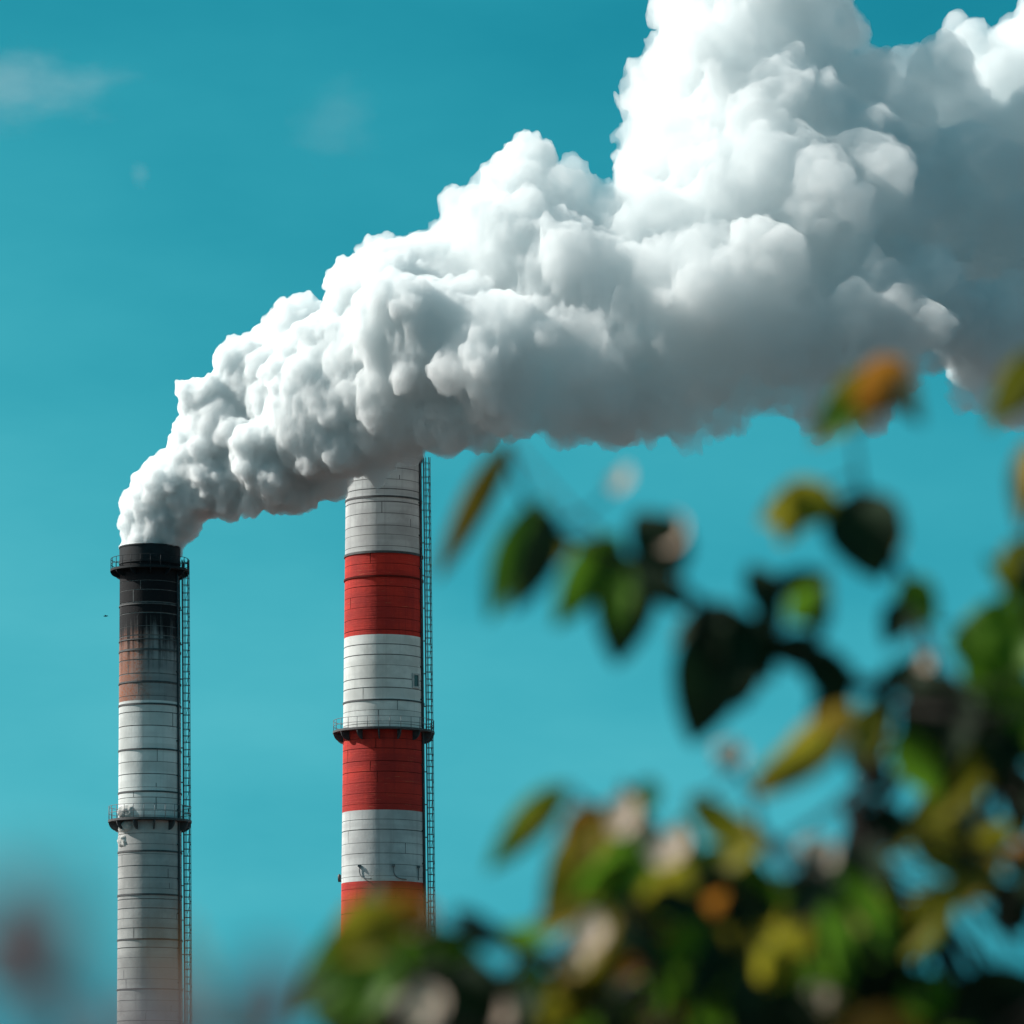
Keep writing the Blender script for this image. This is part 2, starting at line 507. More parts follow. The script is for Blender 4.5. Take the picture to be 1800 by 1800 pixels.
# window with a white frame near the right edge
zw = z2f(1202); aw = math.asin((731 - 674.5) / F * D2 / r2(zw)) - math.pi / 2
d = Vector((math.cos(aw), math.sin(aw), 0)); s_ = Vector((-math.sin(aw), math.cos(aw), 0)); up = Vector((0, 0, 1))
c0 = d * (r2(zw) + 0.04) + up * zw
win = MB()
for sd in (-1, 1): win.box(c0 + s_ * 0.40 * sd, d * 0.09, s_ * 0.08, up * 0.68)
for sd in (-1, 1): win.box(c0 + up * 0.60 * sd, d * 0.087, s_ * 0.32, up * 0.08)
wf = win.build('window', M_trim, ch2)
pn = MB(); pn.box(c0, d * 0.03, s_ * 0.32, up * 0.52); pn.build('pane', M_glass, wf)
# curved hook brackets above the lowest red band
for px, kind in ((635, 1), (693, 1), (735, 0)):
    zb, ztop = z2f(1551), z2f(1529)
    a = math.asin((px - 674.5) / F * D2 / r2(zb)) - math.pi / 2
    m = MB(); pts = []
    for q in range(8):
        u = q / 7
        aa = a + (0.32 * u ** 3 if kind else 0.0)
        z = ztop + (zb - ztop) * (math.sin(u * math.pi / 2) if kind else u)
        pts.append((math.cos(aa) * (r2(z) + 0.12), math.sin(aa) * (r2(z) + 0.12), z))
    m.tube(pts, 0.05, 6)
    m.box(Vector(pts[0]) + Vector((0, 0, 0.08)), (0.14, 0, 0), (0, 0.14, 0), (0, 0, 0.10))
    m.build('hook_bracket', M_galv, ch2)
# warning lamp on the left side
zl = z2f(1543); rl = r2(zl)
m = MB()
m.box((-rl - 0.12, -0.2, zl - 0.35), (0.18, 0, 0), (0, 0.05, 0), (0, 0, 0.05))
m.tube([(-rl - 0.18, -0.2, zl - 0.3), (-rl - 0.18, -0.2, zl - 0.1), (-rl - 0.18, -0.2, zl + 0.2), (-rl - 0.18, -0.2, zl + 0.32)], [0.14, 0.16, 0.16, 0.07], 12)
m.build('warning_lamp', M_lamp, ch2)

# a small bird gliding left of the sooty chimney
m = MB()
m.tube([(0, -0.22, 0), (0, -0.12, 0.01), (0, 0.02, 0.0), (0, 0.14, 0), (0, 0.24, 0.01)], [0.012, 0.045, 0.055, 0.03, 0.012], 8)
for sd in (-1, 1):
    m.add([(0, -0.08, 0.02), (0, 0.06, 0.02), (sd * 0.2, 0.04, 0.07), (sd * 0.2, -0.07, 0.07), (sd * 0.38, 0.08, 0.05), (sd * 0.34, 0.0, 0.05)], [(0, 1, 2, 3), (3, 2, 4, 5)])
bd = m.build('bird', M_flue)
bd.location = P(186, 1083, 372); bd.rotation_euler = (0, 0, R(70))
tag(bd, 'tiny dark bird, a speck in the open sky left of the sooty chimney', 'bird')

# ------------------------------------------------------------------ smoke
def ico(sub):
    bm = bmesh.new(); bmesh.ops.create_icosphere(bm, subdivisions=sub, radius=1)
    v = np.array([x.co[:] for x in bm.verts]); f = np.array([[x.index for x in q.verts] for q in bm.faces])
    bm.free(); return v, f
ICO = {k: ico(k) for k in (1, 2, 3, 4)}

def spheres_mesh(name, sph):
    V, Fc, off = [], [], 0
    for (c, r, s) in sph:
        v, f = ICO[s]
        V.append(v * r + np.array(c)); Fc.append(f + off); off += len(v)
    V = np.concatenate(V); Fc = np.concatenate(Fc)
    me = bpy.data.meshes.new(name)
    me.vertices.add(len(V)); me.vertices.foreach_set('co', V.ravel())
    me.loops.add(Fc.size); me.loops.foreach_set('vertex_index', Fc.ravel().astype(np.int32))
    me.polygons.add(len(Fc)); me.polygons.foreach_set('loop_start', np.arange(0, Fc.size, 3, dtype=np.int32))
    me.update(calc_edges=True); me.validate()
    return me

def remeshed(me, voxel, smooth=0):
    o = bpy.data.objects.new('tmp', me); COL.objects.link(o)
    md = o.modifiers.new('r', 'REMESH'); md.mode = 'VOXEL'; md.voxel_size = voxel; md.adaptivity = 0
    if smooth:
        sm = o.modifiers.new('s', 'SMOOTH'); sm.factor = 0.5; sm.iterations = smooth
    dg = bpy.context.evaluated_depsgraph_get(); dg.update()
    out = bpy.data.meshes.new_from_object(o.evaluated_get(dg))
    bpy.data.objects.remove(o); bpy.data.meshes.remove(me)
    return out

def rand_dir(rg):
    z = rg.uniform(-1, 1); a = rg.uniform(0, 2 * math.pi); s = math.sqrt(1 - z * z)
    return Vector((s * math.cos(a), s * math.sin(a), z))

# big billows: photo pixel x, y, radius, depth offset in metres
BIL = [(267, 948, 47, 0), (268, 915, 49, 0), (300, 930, 40, 0), (281, 885, 56, 0), (320, 905, 40, 0), (303, 850, 63, 0), (345, 868, 52, 0), (355, 815, 76, 0), (345, 760, 44, 1), (405, 855, 50, -1), (400, 755, 88, 0),
       (455, 700, 92, 1), (480, 810, 88, -1), (440, 632, 46, 2), (500, 575, 40, 1), (470, 610, 40, 2), (520, 850, 54, 0), (545, 640, 100, 2), (565, 745, 112, -2), (535, 565, 44, 1), (575, 830, 50, 0), (640, 772, 66, -2),
       (640, 540, 74, 2), (655, 660, 125, -2), (690, 520, 105, 0), (665, 455, 42, 2), (745, 470, 66, 0), (700, 712, 100, -3), (755, 610, 130, -4), (780, 740, 66, -3),
       (790, 520, 90, 0), (850, 400, 84, 3), (900, 450, 120, 1), (870, 620, 118, -5), (925, 290, 52, 4), (900, 340, 66, 3), (985, 370, 82, 2), (840, 710, 70, -2), (920, 690, 72, -6),
       (990, 500, 130, -2), (1000, 640, 116, -6), (1080, 410, 92, 0), (1080, 560, 130, -5), (1060, 695, 84, -5), (1130, 690, 84, -6), (1180, 690, 66, -2), (1160, 440, 118, -3), (1230, 685, 84, -7), (1290, 685, 66, -8),
       (1170, 250, 92, 5), (1150, 310, 70, 3), (1235, 330, 125, 0), (1250, 150, 128, 6), (1240, 30, 92, 9), (1240, 540, 160, -7), (1330, 400, 170, -4), (1340, 40, 115, 8),
       (1330, 230, 150, 2), (1330, 600, 110, -10), (1430, 60, 96, 9), (1450, 200, 130, 5), (1450, 380, 180, -2), (1420, 560, 130, -8), (1350, 640, 70, -9), (1530, 150, 62, 9), (1450, 690, 62, -9),
       (1540, 320, 150, 4), (1560, 500, 130, -3), (1580, 570, 96, -15), (1505, 550, 62, -15), (1545, 640, 84, -13), (1480, 620, 56, -14), (1660, 555, 84, -13), (1640, 500, 60, -14), (1560, 500, 54, -15), (1530, 715, 42, -9), (1640, 250, 130, 8), (1680, 420, 160, 2), (1745, 585, 96, -12), (1725, 690, 50, -8),
       (1745, 140, 92, 12), (1690, 80, 48, 13), (1780, 280, 130, 10), (1800, 500, 180, 2), (1800, 650, 90, -8), (1850, 120, 120, 14), (1900, 350, 200, 8), (1950, 550, 180, 4), (2050, 250, 240, 12), (2150, 480, 240, 6),
       (1085, 735, 40, -8), (1180, 725, 46, -9), (1270, 720, 44, -9), (985, 705, 50, -8), (900, 725, 48, -6), (1400, 690, 50, -12), (1430, 400, 120, -9), (1190, 560, 120, -9), (1330, -90, 120, 9), (1250, -70, 90, 10), (1430, -60, 90, 10), (1900, 60, 120, 12)]
def drift(x): return D1 - 10 * max(0, min(1, (x - 265) / 600)) + 16 * max(0, (x - 900) / 900)
rg = random.Random(7)
L0 = []
for (x, y, r, dz) in BIL:
    D = drift(x) + dz * 1.0
    L0.append((P(x, y, D), r * 0.93 / F * D, x))
sph = []
def inside(p, skip, k=0.9):
    for i, (c, r, _) in enumerate(L0):
        if i != skip and (p - c).length < r * k: return True
    return False
for i, (c, r, x) in enumerate(L0):
    sph.append((c, r, 4 if r > 4 else 3))
    if x > 1900: 
        pass
    soft = max(0.0, min(1.0, (x - 900) / 700))
    n1 = int(64 - 44 * soft)
    for _ in range(n1):
        d1 = rand_dir(rg)
        rr = r * (0.13 + 0.12 * soft + (0.30 + 0.05 * soft) * rg.random() ** 2.2)
        c1 = c + d1 * (r * rg.uniform(0.82, 0.98))
        if inside(c1 + d1 * rr * 0.6, i): continue
        sph.append((c1, rr, 3))
        n2 = int(18 * (1 - 0.95 * soft))
        for _ in range(n2):
            d2 = (rand_dir(rg) + d1 * 0.5).normalized()
            r2_ = rr * (0.14 + 0.30 * rg.random() ** 1.6)
            if r2_ < 0.17: continue
            c2 = c1 + d2 * (rr * rg.uniform(0.84, 1.0))
            if inside(c2 + d2 * r2_ * 0.5, i, 1.0): continue
            sph.append((c2, r2_, 2 if r2_ > 0.35 else 1))
print('smoke spheres', len(sph))
me = remeshed(spheres_mesh('smoke_plume', sph), 0.17, 2)
n = len(me.vertices)
co = np.empty(n * 3, np.float32); me.vertices.foreach_get('co', co); co = co.reshape(-1, 3)
no = np.empty(n * 3, np.float32); me.vertices.foreach_get('normal', no); no = no.reshape(-1, 3)
print('smoke verts', n)
dsp = np.empty(n, np.float32)
for k in range(n):
    p = Vector(co[k].tolist())
    dsp[k] = mnoise.fractal(p * 0.9, 0.6, 2.1, 3) * 0.20 + mnoise.fractal(p * 2.1, 0.65, 2.2, 3) * 0.24 * max(0.25, min(1.0, 1.0 - (p.x + 31) / 30)) + mnoise.fractal(p * 0.28, 0.55, 2.1, 3) * 0.8 * max(0.0, min(1.0, (p.x - 2) / 25)) + mnoise.fractal(p * 0.55, 0.55, 2.1, 3) * 0.25 * max(0.0, min(1.0, (p.x + 10) / 25))
co += no * dsp[:, None]
# turbulence: the whole surface is stirred by a swirling offset, so that no puff stays a ball
wrp = np.empty((n, 3), np.float32)
for k in range(n):
    p = Vector(co[k].tolist())
    f = max(0.0, min(1.0, (p.x + 25) / 45))
    wrp[k] = mnoise.noise_vector(p * (0.75 - 0.45 * f)) * (0.24 + 0.40 * f) + mnoise.noise_vector(p * (1.7 - 0.8 * f)) * (0.11)
co += wrp
me.vertices.foreach_set('co', co.ravel()); me.update()
me = remeshed(me, 0.17, 1)      # closes the folds the ruffling made
me.polygons.foreach_set('use_smooth', [True] * len(me.polygons))
me.materials.clear()
t = NT('white_smoke')
pv = t.n('ShaderNodeVolumePrincipled')
pv.inputs['Color'].default_value = (0.912, 0.935, 0.940, 1)
pos = t.n('ShaderNodeTexCoord').outputs['Object']
sp = t.n('ShaderNodeSeparateXYZ'); t.l(pos, sp.inputs[0])
near = t.ramp(sp.outputs['X'], 22.0, -3.0, 0.0, 1.5)
mid = t.ramp(sp.outputs['X'], 48.0, 2.0, 0.42, 1.45)
puff = t.ramp(t.noise(pos, 0.16, 3, 0.6), 0.36, 0.62, 0.45, 1.25)
t.l(t.math('ADD', near, t.math('MULTIPLY', mid, puff)), pv.inputs['Density'])
pv.inputs['Anisotropy'].default_value = 0.0
t.l(pv.outputs[0], t.out.inputs['Volume'])
t.mat.cycles.volume_step_rate = 0.1
M_smoke = t.mat
# move the origin to the chimney mouth
org = Vector((C1.x, C1.y, zt)); me.transform(Matrix.Translation(-org))
sm = link_mesh('smoke_plume', me, M_smoke); sm.location = org
tag(sm, 'thick white smoke plume billowing from the sooty chimney and across the sky', 'smoke')

# ------------------------------------------------------------------ wispy cloud high up on the left
def wisp(name, label, x, y, D, half, dens, seed):
    """an ellipsoid of thin vapour whose density is torn by noise and fades out to its rim"""
    v_, f_ = ICO[4]
    me_ = bpy.data.meshes.new(name)
    me_.from_pydata([tuple(float(p) * h * (1 + 0.05 * mnoise.noise(Vector([float(z) for z in q]) * 2)) for p, h in zip(q, half)) for q in v_], [], [tuple(q) for q in f_])
    me_.polygons.foreach_set('use_smooth', [True] * len(me_.polygons))
    t_ = NT('thin_cloud')
    oc_ = t_.n('ShaderNodeTexCoord').outputs['Object']
    mp_ = t_.n('ShaderNodeMapping'); mp_.inputs['Scale'].default_value = tuple(1 / h for h in half); t_.l(oc_, mp_.inputs[0])
    ln_ = t_.n('ShaderNodeVectorMath', operation='LENGTH'); t_.l(mp_.outputs[0], ln_.inputs[0])
    mp2 = t_.n('ShaderNodeMapping'); mp2.inputs['Location'].default_value = (seed, seed, seed); t_.l(oc_, mp2.inputs[0])
    nz_ = t_.noise(mp2.outputs[0], 0.075, 6, 0.6, (0.6, 0.6, 1.3))
    e_ = t_.math('SUBTRACT', t_.math('MULTIPLY_ADD', nz_, 1.5, 0.05), ln_.outputs['Value'])
    p_ = t_.n('ShaderNodeVolumePrincipled')
    p_.inputs['Color'].default_value = (0.97, 0.97, 0.97, 1)
    t_.l(t_.ramp(e_, 0.0, 0.6, 0.0, dens), p_.inputs['Density'])
    t_.l(p_.outputs[0], t_.out.inputs['Volume']); t_.mat.cycles.volume_step_rate = 0.3
    ob = link_mesh(name, me_, t_.mat); ob.location = P(x, y, D)
    return tag(ob, label, 'cloud')
wisp('wispy_cloud', 'faint thin wisp of cloud in the upper left of the teal sky', -10, 150, 1500.0, (60, 25, 20), 0.0055, 3.0)

wisp('wispy_cloud', 'barely visible round smudge of cloud high in the sky left of the tall smoke', 590, 210, 1450.0, (24, 18, 20), 0.0022, 11.0)
wisp('wispy_cloud', 'tiny pale flake of cloud alone in the sky above the sooty chimney', 247, 303, 1450.0, (6, 6, 7), 0.009, 23.0)

# ------------------------------------------------------------------ leafy shrub close to the camera
def leaf_mat(name, col, back, trans=0.45, rough=0.45):
    t = NT(name)
    v = t.n('ShaderNodeTexCoord').outputs['Object']
    nz = t.noise(v, 30, 4, 0.6)
    c = t.mix(t.ramp(nz, 0.4, 0.65), col, back)
    b = t.n('ShaderNodeBsdfPrincipled'); t.l(c, b.inputs['Base Color']); b.inputs['Roughness'].default_value = rough
    b.inputs['Specular IOR Level'].default_value = 0.15
    tr = t.n('ShaderNodeBsdfTranslucent'); t.l(c, tr.inputs['Color'])
    mx = t.n('ShaderNodeMixShader'); mx.inputs[0].default_value = trans
    t.l(b.outputs[0], mx.inputs[1]); t.l(tr.outputs[0], mx.inputs[2]); t.l(mx.outputs[0], t.out.inputs['Surface'])
    return t.mat
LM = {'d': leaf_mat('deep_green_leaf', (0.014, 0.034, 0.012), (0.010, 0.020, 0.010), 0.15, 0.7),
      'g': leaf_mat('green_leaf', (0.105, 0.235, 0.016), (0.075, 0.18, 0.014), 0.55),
      'o': leaf_mat('olive_leaf', (0.29, 0.26, 0.020), (0.19, 0.19, 0.016), 0.55),
      'y': leaf_mat('yellowed_leaf', (0.36, 0.25, 0.035), (0.26, 0.18, 0.025)),
      'r': leaf_mat('orange_leaf', (0.42, 0.17, 0.022), (0.28, 0.13, 0.018)),
      'k': leaf_mat('ochre_leaf', (0.22, 0.15, 0.018), (0.17, 0.115, 0.016), 0.3, 0.8),
      'm': leaf_mat('mauve_brown_leaf', (0.21, 0.175, 0.185), (0.15, 0.125, 0.135)),
      'p': leaf_mat('pale_blade', (0.62, 0.54, 0.45), (0.52, 0.42, 0.33), 0.4, 0.6)}

def leaf_mesh(x0, y0, x1, y1, wpx, D, roll=0.0, bend=0.12, rg_=None):
    """a leaf blade from its base to its tip: ovate outline, folded along the midrib, curled lengthwise"""
    a, b = P(x0, y0, D), P(x1, y1, D + (rg_.uniform(-0.02, 0.02) if rg_ else 0))
    L = (b - a).length; ax = (b - a).normalized()
    view = Vector((0, -1, 0)); nrm = (view - ax * view.dot(ax)).normalized()
    nrm = Matrix.Rotation(roll, 3, ax) @ nrm
    sd = ax.cross(nrm); w_ = wpx / F * D / 2
    n_, k_ = 12, 3
    vs, fs = [], []
    for i in range(n_ + 1):
        u = i / n_
        ww = w_ * (math.sin(math.pi * u ** 0.85) ** 0.75 if 0 < u < 1 else 0.0) * (1 - 0.15 * u) + 0.0003
        arch = bend * L * 4 * u * (1 - u)
        for j in range(-k_, k_ + 1):
            q = j / k_
            vs.append(a + ax * (L * u) + sd * (ww * q) + nrm * (arch + abs(q) * ww * 0.28 + 0.06 * ww * math.sin(9 * u + j)))
    m_ = 2 * k_ + 1
    for i in range(n_):
        for j in range(m_ - 1):
            fs.append((i * m_ + j, i * m_ + j + 1, (i + 1) * m_ + j + 1, (i + 1) * m_ + j))
    return vs, fs, a

shrub_base = P(1450, 2160 + CAMZ / 4.3 * F, 4.3)
shrub = empty('leafy_shrub', shrub_base)
tag(shrub, 'out of focus leafy shrub with green, olive and orange leaves filling the lower right', 'shrub')
def rel(pts): return [Vector(p) - shrub_base for p in pts]
tm = MB()
tm.tube(rel([shrub_base, P(1470, 4200, 4.32), P(1430, 3300, 4.28), P(1455, 2500, 4.3), P(1440, 1850, 4.3)]), [0.035, 0.030, 0.026, 0.022, 0.016], 12)
tm.build('trunk', M_bark, shrub)
BR = [[(1440, 1850, 4.3), (1490, 1500, 4.25), (1560, 1240, 4.2), (1480, 1195, 4.2), (1340, 1140, 4.15), (1240, 1065, 4.1), (1140, 1000, 4.1), (1000, 945, 4.05), (930, 885, 4.0), (890, 785, 4.0)],
      [(1490, 1500, 4.25), (1620, 1300, 4.4), (1640, 1180, 4.4), (1590, 1020, 4.3), (1520, 880, 4.2), (1500, 760, 4.2)],
      [(1440, 1850, 4.3), (1250, 1720, 4.2), (1120, 1620, 4.1), (1060, 1540, 4.0), (1080, 1420, 4.0)],
      [(1250, 1720, 4.2), (980, 1690, 4.0), (880, 1650, 3.9), (730, 1630, 3.8), (690, 1600, 3.8)],
      [(1440, 1850, 4.3), (1650, 1600, 4.4), (1760, 1350, 4.4), (1745, 1130, 4.4), (1815, 900, 4.3), (1840, 640, 4.2)],
      [(1440, 1850, 4.3), (1700, 1790, 4.2), (1880, 1700, 4.1)],
      [(1250, 1720, 4.2), (1230, 1560, 4.15), (1330, 1450, 4.1), (1290, 1340, 4.1)],
      [(1440, 1850, 4.3), (1100, 1850, 4.0), (800, 1800, 3.8), (640, 1760, 3.8)]]
branches, bpts = [], []
for bi, br in enumerate(BR):
    pts = [P(*q) for q in br]
    # smooth the path
    fine = []
    for i in range(len(pts) - 1):
        p0, p1, p2, p3 = pts[max(i - 1, 0)], pts[i], pts[i + 1], pts[min(i + 2, len(pts) - 1)]
        for q in range(6):
            u = q / 6
            fine.append(0.5 * ((2 * p1) + (p2 - p0) * u + (2 * p0 - 5 * p1 + 4 * p2 - p3) * u * u + (3 * p1 - p0 - 3 * p2 + p3) * u ** 3))
    fine.append(pts[-1])
    branches.append(fine)
bmb = [MB() for _ in BR]
for bi, fine in enumerate(branches):
    r0 = (0.010, 0.008, 0.008, 0.007, 0.008, 0.008, 0.007, 0.008)[bi]
    bmb[bi].tube(rel(fine), [r0 * (1 - 0.75 * i / (len(fine) - 1)) for i in range(len(fine))], 8)

# base x, y, tip x, y, width, kind, roll, distance
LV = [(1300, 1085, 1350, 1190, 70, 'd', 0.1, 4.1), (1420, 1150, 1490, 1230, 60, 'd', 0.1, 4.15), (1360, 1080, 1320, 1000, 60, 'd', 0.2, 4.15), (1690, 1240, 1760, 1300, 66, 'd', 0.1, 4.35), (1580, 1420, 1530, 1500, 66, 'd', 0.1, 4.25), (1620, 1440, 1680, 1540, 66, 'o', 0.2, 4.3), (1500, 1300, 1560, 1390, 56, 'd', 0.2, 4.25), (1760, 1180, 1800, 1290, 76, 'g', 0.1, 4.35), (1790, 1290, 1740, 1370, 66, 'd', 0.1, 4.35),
      (1330, 1150, 1300, 1240, 50, 'd', 0.2, 4.15), (1480, 1200, 1440, 1290, 56, 'd', 0.2, 4.2), (1590, 1020, 1640, 1090, 60, 'g', 0.2, 4.3), (1600, 1060, 1560, 1130, 56, 'd', 0.2, 4.3), (1815, 950, 1770, 1040, 60, 'o', 0.2, 4.3), (1820, 1000, 1800, 1090, 60, 'd', 0.2, 4.3),
      (1580, 1290, 1640, 1390, 60, 'g', 0.2, 4.25), (1700, 1260, 1640, 1330, 60, 'o', 0.2, 4.3), (1000, 950, 950, 1010, 40, 'o', 0.3, 4.05), (1145, 1005, 1200, 1070, 46, 'd', 0.2, 4.1), (1250, 1075, 1330, 1100, 44, 'd', 0.3, 4.1), (1600, 1180, 1640, 1250, 50, 'd', 0.2, 4.3),
      (660, 1690, 570, 1800, 70, 'g', 0.2, 3.8), (650, 1740, 600, 1850, 80, 'd', 0.2, 3.85), (730, 1720, 700, 1830, 80, 'd', 0.3, 3.9), (620, 1700, 640, 1830, 70, 'd', 0.1, 3.9), (760, 1620, 690, 1680, 66, 'o', 0.2, 3.85), (760, 1650, 720, 1760, 66, 'd', 0.2, 3.95),
      (1560, 1540, 1470, 1650, 70, 'y', 0.3, 4.2), (1330, 1600, 1290, 1700, 70, 'o', 0.2, 4.1), (1060, 1440, 1010, 1530, 56, 'y', 0.2, 3.95), (1750, 1500, 1700, 1590, 50, 'y', 0.3, 4.2), (1420, 1650, 1370, 1760, 70, 'g', 0.2, 4.1), (1250, 1700, 1200, 1790, 60, 'r', 0.2, 4.1),
      (892, 785, 778, 1000, 46, 'k', 0.0, 4.4), (950, 885, 868, 1075, 62, 'g', 0.3, 4.05), (965, 900, 905, 1062, 64, 'd', -0.4, 4.0),
      (1085, 945, 985, 1090, 72, 'g', 0.1, 4.1), (1060, 945, 1010, 1000, 40, 'd', 0.9, 4.1), (1115, 990, 1086, 1155, 92, 'd', 0.1, 4.05), (1100, 1000, 1085, 1110, 40, 'g', 0.2, 4.02),
      (1195, 1005, 1120, 910, 90, 'd', 0.1, 4.1), (1180, 1010, 1100, 985, 30, 'd', 0.3, 4.1),
      (1290, 1080, 1222, 1290, 120, 'd', 0.1, 4.1), (1300, 1075, 1190, 1130, 50, 'd', 0.6, 4.12), (1260, 1060, 1240, 1190, 60, 'd', 0.4, 4.08),
      (1470, 880, 1345, 915, 76, 'o', 0.2, 4.2), (1400, 850, 1375, 950, 60, 'o', -0.3, 4.2), (1500, 870, 1545, 1010, 118, 'd', 0.1, 4.2), (1545, 890, 1560, 985, 50, 'y', -0.8, 4.22),
      (1345, 1130, 1345, 1010, 46, 'd', 0.4, 4.15), (1360, 1030, 1450, 1010, 44, 'd', 0.3, 4.15), (1440, 1110, 1450, 1010, 46, 'd', -0.4, 4.15), (1390, 1090, 1440, 1030, 52, 'g', 0.3, 4.12), (1350, 1150, 1440, 1120, 46, 'd', 0.1, 4.14), (1330, 1150, 1400, 1120, 40, 'd', .5, 4.16),
      (1500, 1195, 1390, 1140, 40, 'd', 0.2, 4.2), (1440, 1780 - 560, 1500, 1180, 30, 'd', 0.3, 4.2), (1545, 1215, 1610, 1155, 36, 'd', 0.3, 4.2), (1530, 1260, 1560, 1170, 32, 'd', .5, 4.2),
      (1570, 650, 1440, 770, 72, 'o', 0.3, 4.2), (1590, 640, 1510, 715, 80, 'r', -0.2, 4.17), (1500, 720, 1450, 765, 54, 'g', 0.3, 4.15), (1600, 660, 1620, 740, 50, 'd', 1.0, 4.1),
      (1835, 620, 1745, 745, 54, 'o', 0.2, 4.2), (1830, 640, 1760, 730, 44, 'd', -0.5, 4.22), (1815, 780, 1795, 920, 40, 'y', 0.4, 4.3),
      (1800, 1120, 1690, 1110, 90, 'g', 0.3, 4.35), (1735, 1130, 1762, 1245, 96, 'g', 0.1, 4.35), (1830, 1100, 1770, 1200, 90, 'g', 0.5, 4.3), (1690, 1100, 1720, 1180, 50, 'g', .3, 4.3),
      (1495, 1245, 1340, 1390, 70, 'y', -0.2, 3.95), (1450, 1290, 1330, 1365, 44, 'o', -0.2, 3.92), (1540, 1235, 1530, 1330, 60, 'o', 0.4, 4.2), (1560, 1240, 1515, 1310, 46, 'g', 0.2, 4.22),
      (1640, 1180, 1650, 1380, 110, 'd', 0.1, 4.3), (1690, 1210, 1670, 1340, 80, 'd', 0.4, 4.3), (1720, 1230, 1730, 1330, 60, 'd', .2, 4.35),
      (990, 1385, 868, 1520, 56, 'g', 0.05, 4.0), (985, 1392, 890, 1490, 36, 'o', 0.2, 3.98), (1140, 1370, 1138, 1425, 40, 'g', 0.2, 4.0), (1110, 1430, 1150, 1390, 30, 'd', 0.2, 4.1),
      (1090, 1440, 990, 1500, 86, 'r', 0.2, 4.0), (1100, 1450, 968, 1620, 96, 'o', 0.3, 4.0), (1120, 1480, 1010, 1600, 80, 'g', -0.4, 3.98), (1010, 1460, 975, 1600, 44, 'y', 0.6, 4.02), (1120, 1500, 1090, 1620, 90, 'g', .2, 4.05),
      (1215, 1405, 1335, 1490, 54, 'o', 0.3, 4.1), (1300, 1440, 1320, 1500, 40, 'o', 0.3, 4.1), (1230, 1500, 1390, 1610, 84, 'g', 0.2, 4.1), (1250, 1520, 1350, 1560, 60, 'g', -0.5, 4.12), (1120, 1530, 1240, 1660, 100, 'd', 0.2, 4.2), (1150, 1550, 1190, 1680, 80, 'd', 0.2, 4.15),
      (1440, 1520, 1400, 1620, 60, 'd', .2, 4.2), (1490, 1490, 1570, 1690, 110, 'd', 0.1, 4.2), (1530, 1480, 1530, 1600, 70, 'd', 0.4, 4.15), (1480, 1415, 1580, 1470, 34, 'd', 0.3, 4.25), (1400, 1560, 1430, 1680, 60, 'g', .4, 4.15),
      (1690, 1555, 1565, 1700, 60, 'o', 0.3, 4.3), (1680, 1580, 1610, 1680, 36, 'g', 0.3, 4.28), (1760, 1320, 1575, 1495, 62, 'o', 0.3, 4.35), (1740, 1320, 1640, 1400, 60, 'g', 0.2, 4.35),
      (1700, 1370, 1690, 1500, 64, 'd', 0.3, 4.4), (1790, 1350, 1800, 1470, 60, 'd', 0.2, 4.4), (1700, 1365, 1790, 1340, 44, 'd', 0.5, 4.4), (1710, 1490, 1780, 1450, 50, 'o', .3, 4.4),
      (760, 1600, 620, 1640, 66, 'r', 0.3, 3.8), (720, 1590, 530, 1770, 96, 'g', 0.2, 3.8), (700, 1600, 590, 1680, 90, 'o', 0.1, 3.77), (700, 1640, 610, 1760, 96, 'd', 0.4, 3.85), (700, 1680, 640, 1800, 110, 'd', 0.2, 3.85), (690, 1700, 630, 1790, 66, 'g', 0.4, 3.75),
      (740, 1600, 730, 1700, 60, 'g', .3, 3.8), (770, 1640, 860, 1720, 56, 'g', 0.4, 3.85), (800, 1690, 850, 1820, 110, 'd', 0.2, 3.85), (740, 1690, 790, 1790, 80, 'd', 0.2, 3.9), (800, 1600, 900, 1660, 44, 'd', 0.4, 3.9), (860, 1650, 960, 1640, 40, 'g', .3, 3.9), (1060, 1590, 900, 1670, 40, 'y', 0.3, 3.95),
      (1080, 1610, 980, 1730, 56, 'y', 0.4, 3.95), (1100, 1640, 1010, 1780, 70, 'o', 0.1, 4.0), (1050, 1690, 990, 1800, 80, 'd', .1, 4.0), (930, 1730, 900, 1820, 60, 'd', 0.3, 3.9), (930, 1690, 960, 1760, 40, 'g', 0.3, 3.9),
      (1680, 1760, 1830, 1730, 100, 'd', 0.2, 4.1), (1690, 1790, 1840, 1800, 90, 'd', 0.2, 4.1), (1770, 1560, 1790, 1640, 66, 'd', 0.2, 4.2), (1620, 1710, 1640, 1800, 76, 'g', 0.2, 4.2), (1590, 1690, 1560, 1790, 90, 'd', .2, 4.2)]
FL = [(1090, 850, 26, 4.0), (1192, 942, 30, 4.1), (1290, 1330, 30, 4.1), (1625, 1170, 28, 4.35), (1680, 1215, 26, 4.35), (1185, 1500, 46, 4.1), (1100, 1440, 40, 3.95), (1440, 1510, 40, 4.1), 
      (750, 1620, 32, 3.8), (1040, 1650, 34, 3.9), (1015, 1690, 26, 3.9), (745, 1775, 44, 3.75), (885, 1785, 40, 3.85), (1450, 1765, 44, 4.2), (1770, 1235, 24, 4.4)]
lr = random.Random(21)
def nearest(p):
    best = None
    for bi, fine in enumerate(branches):
        for q in fine:
            d_ = (q - p).length
            if best is None or d_ < best[0]: best = (d_, bi, q)
    return best
todo = []
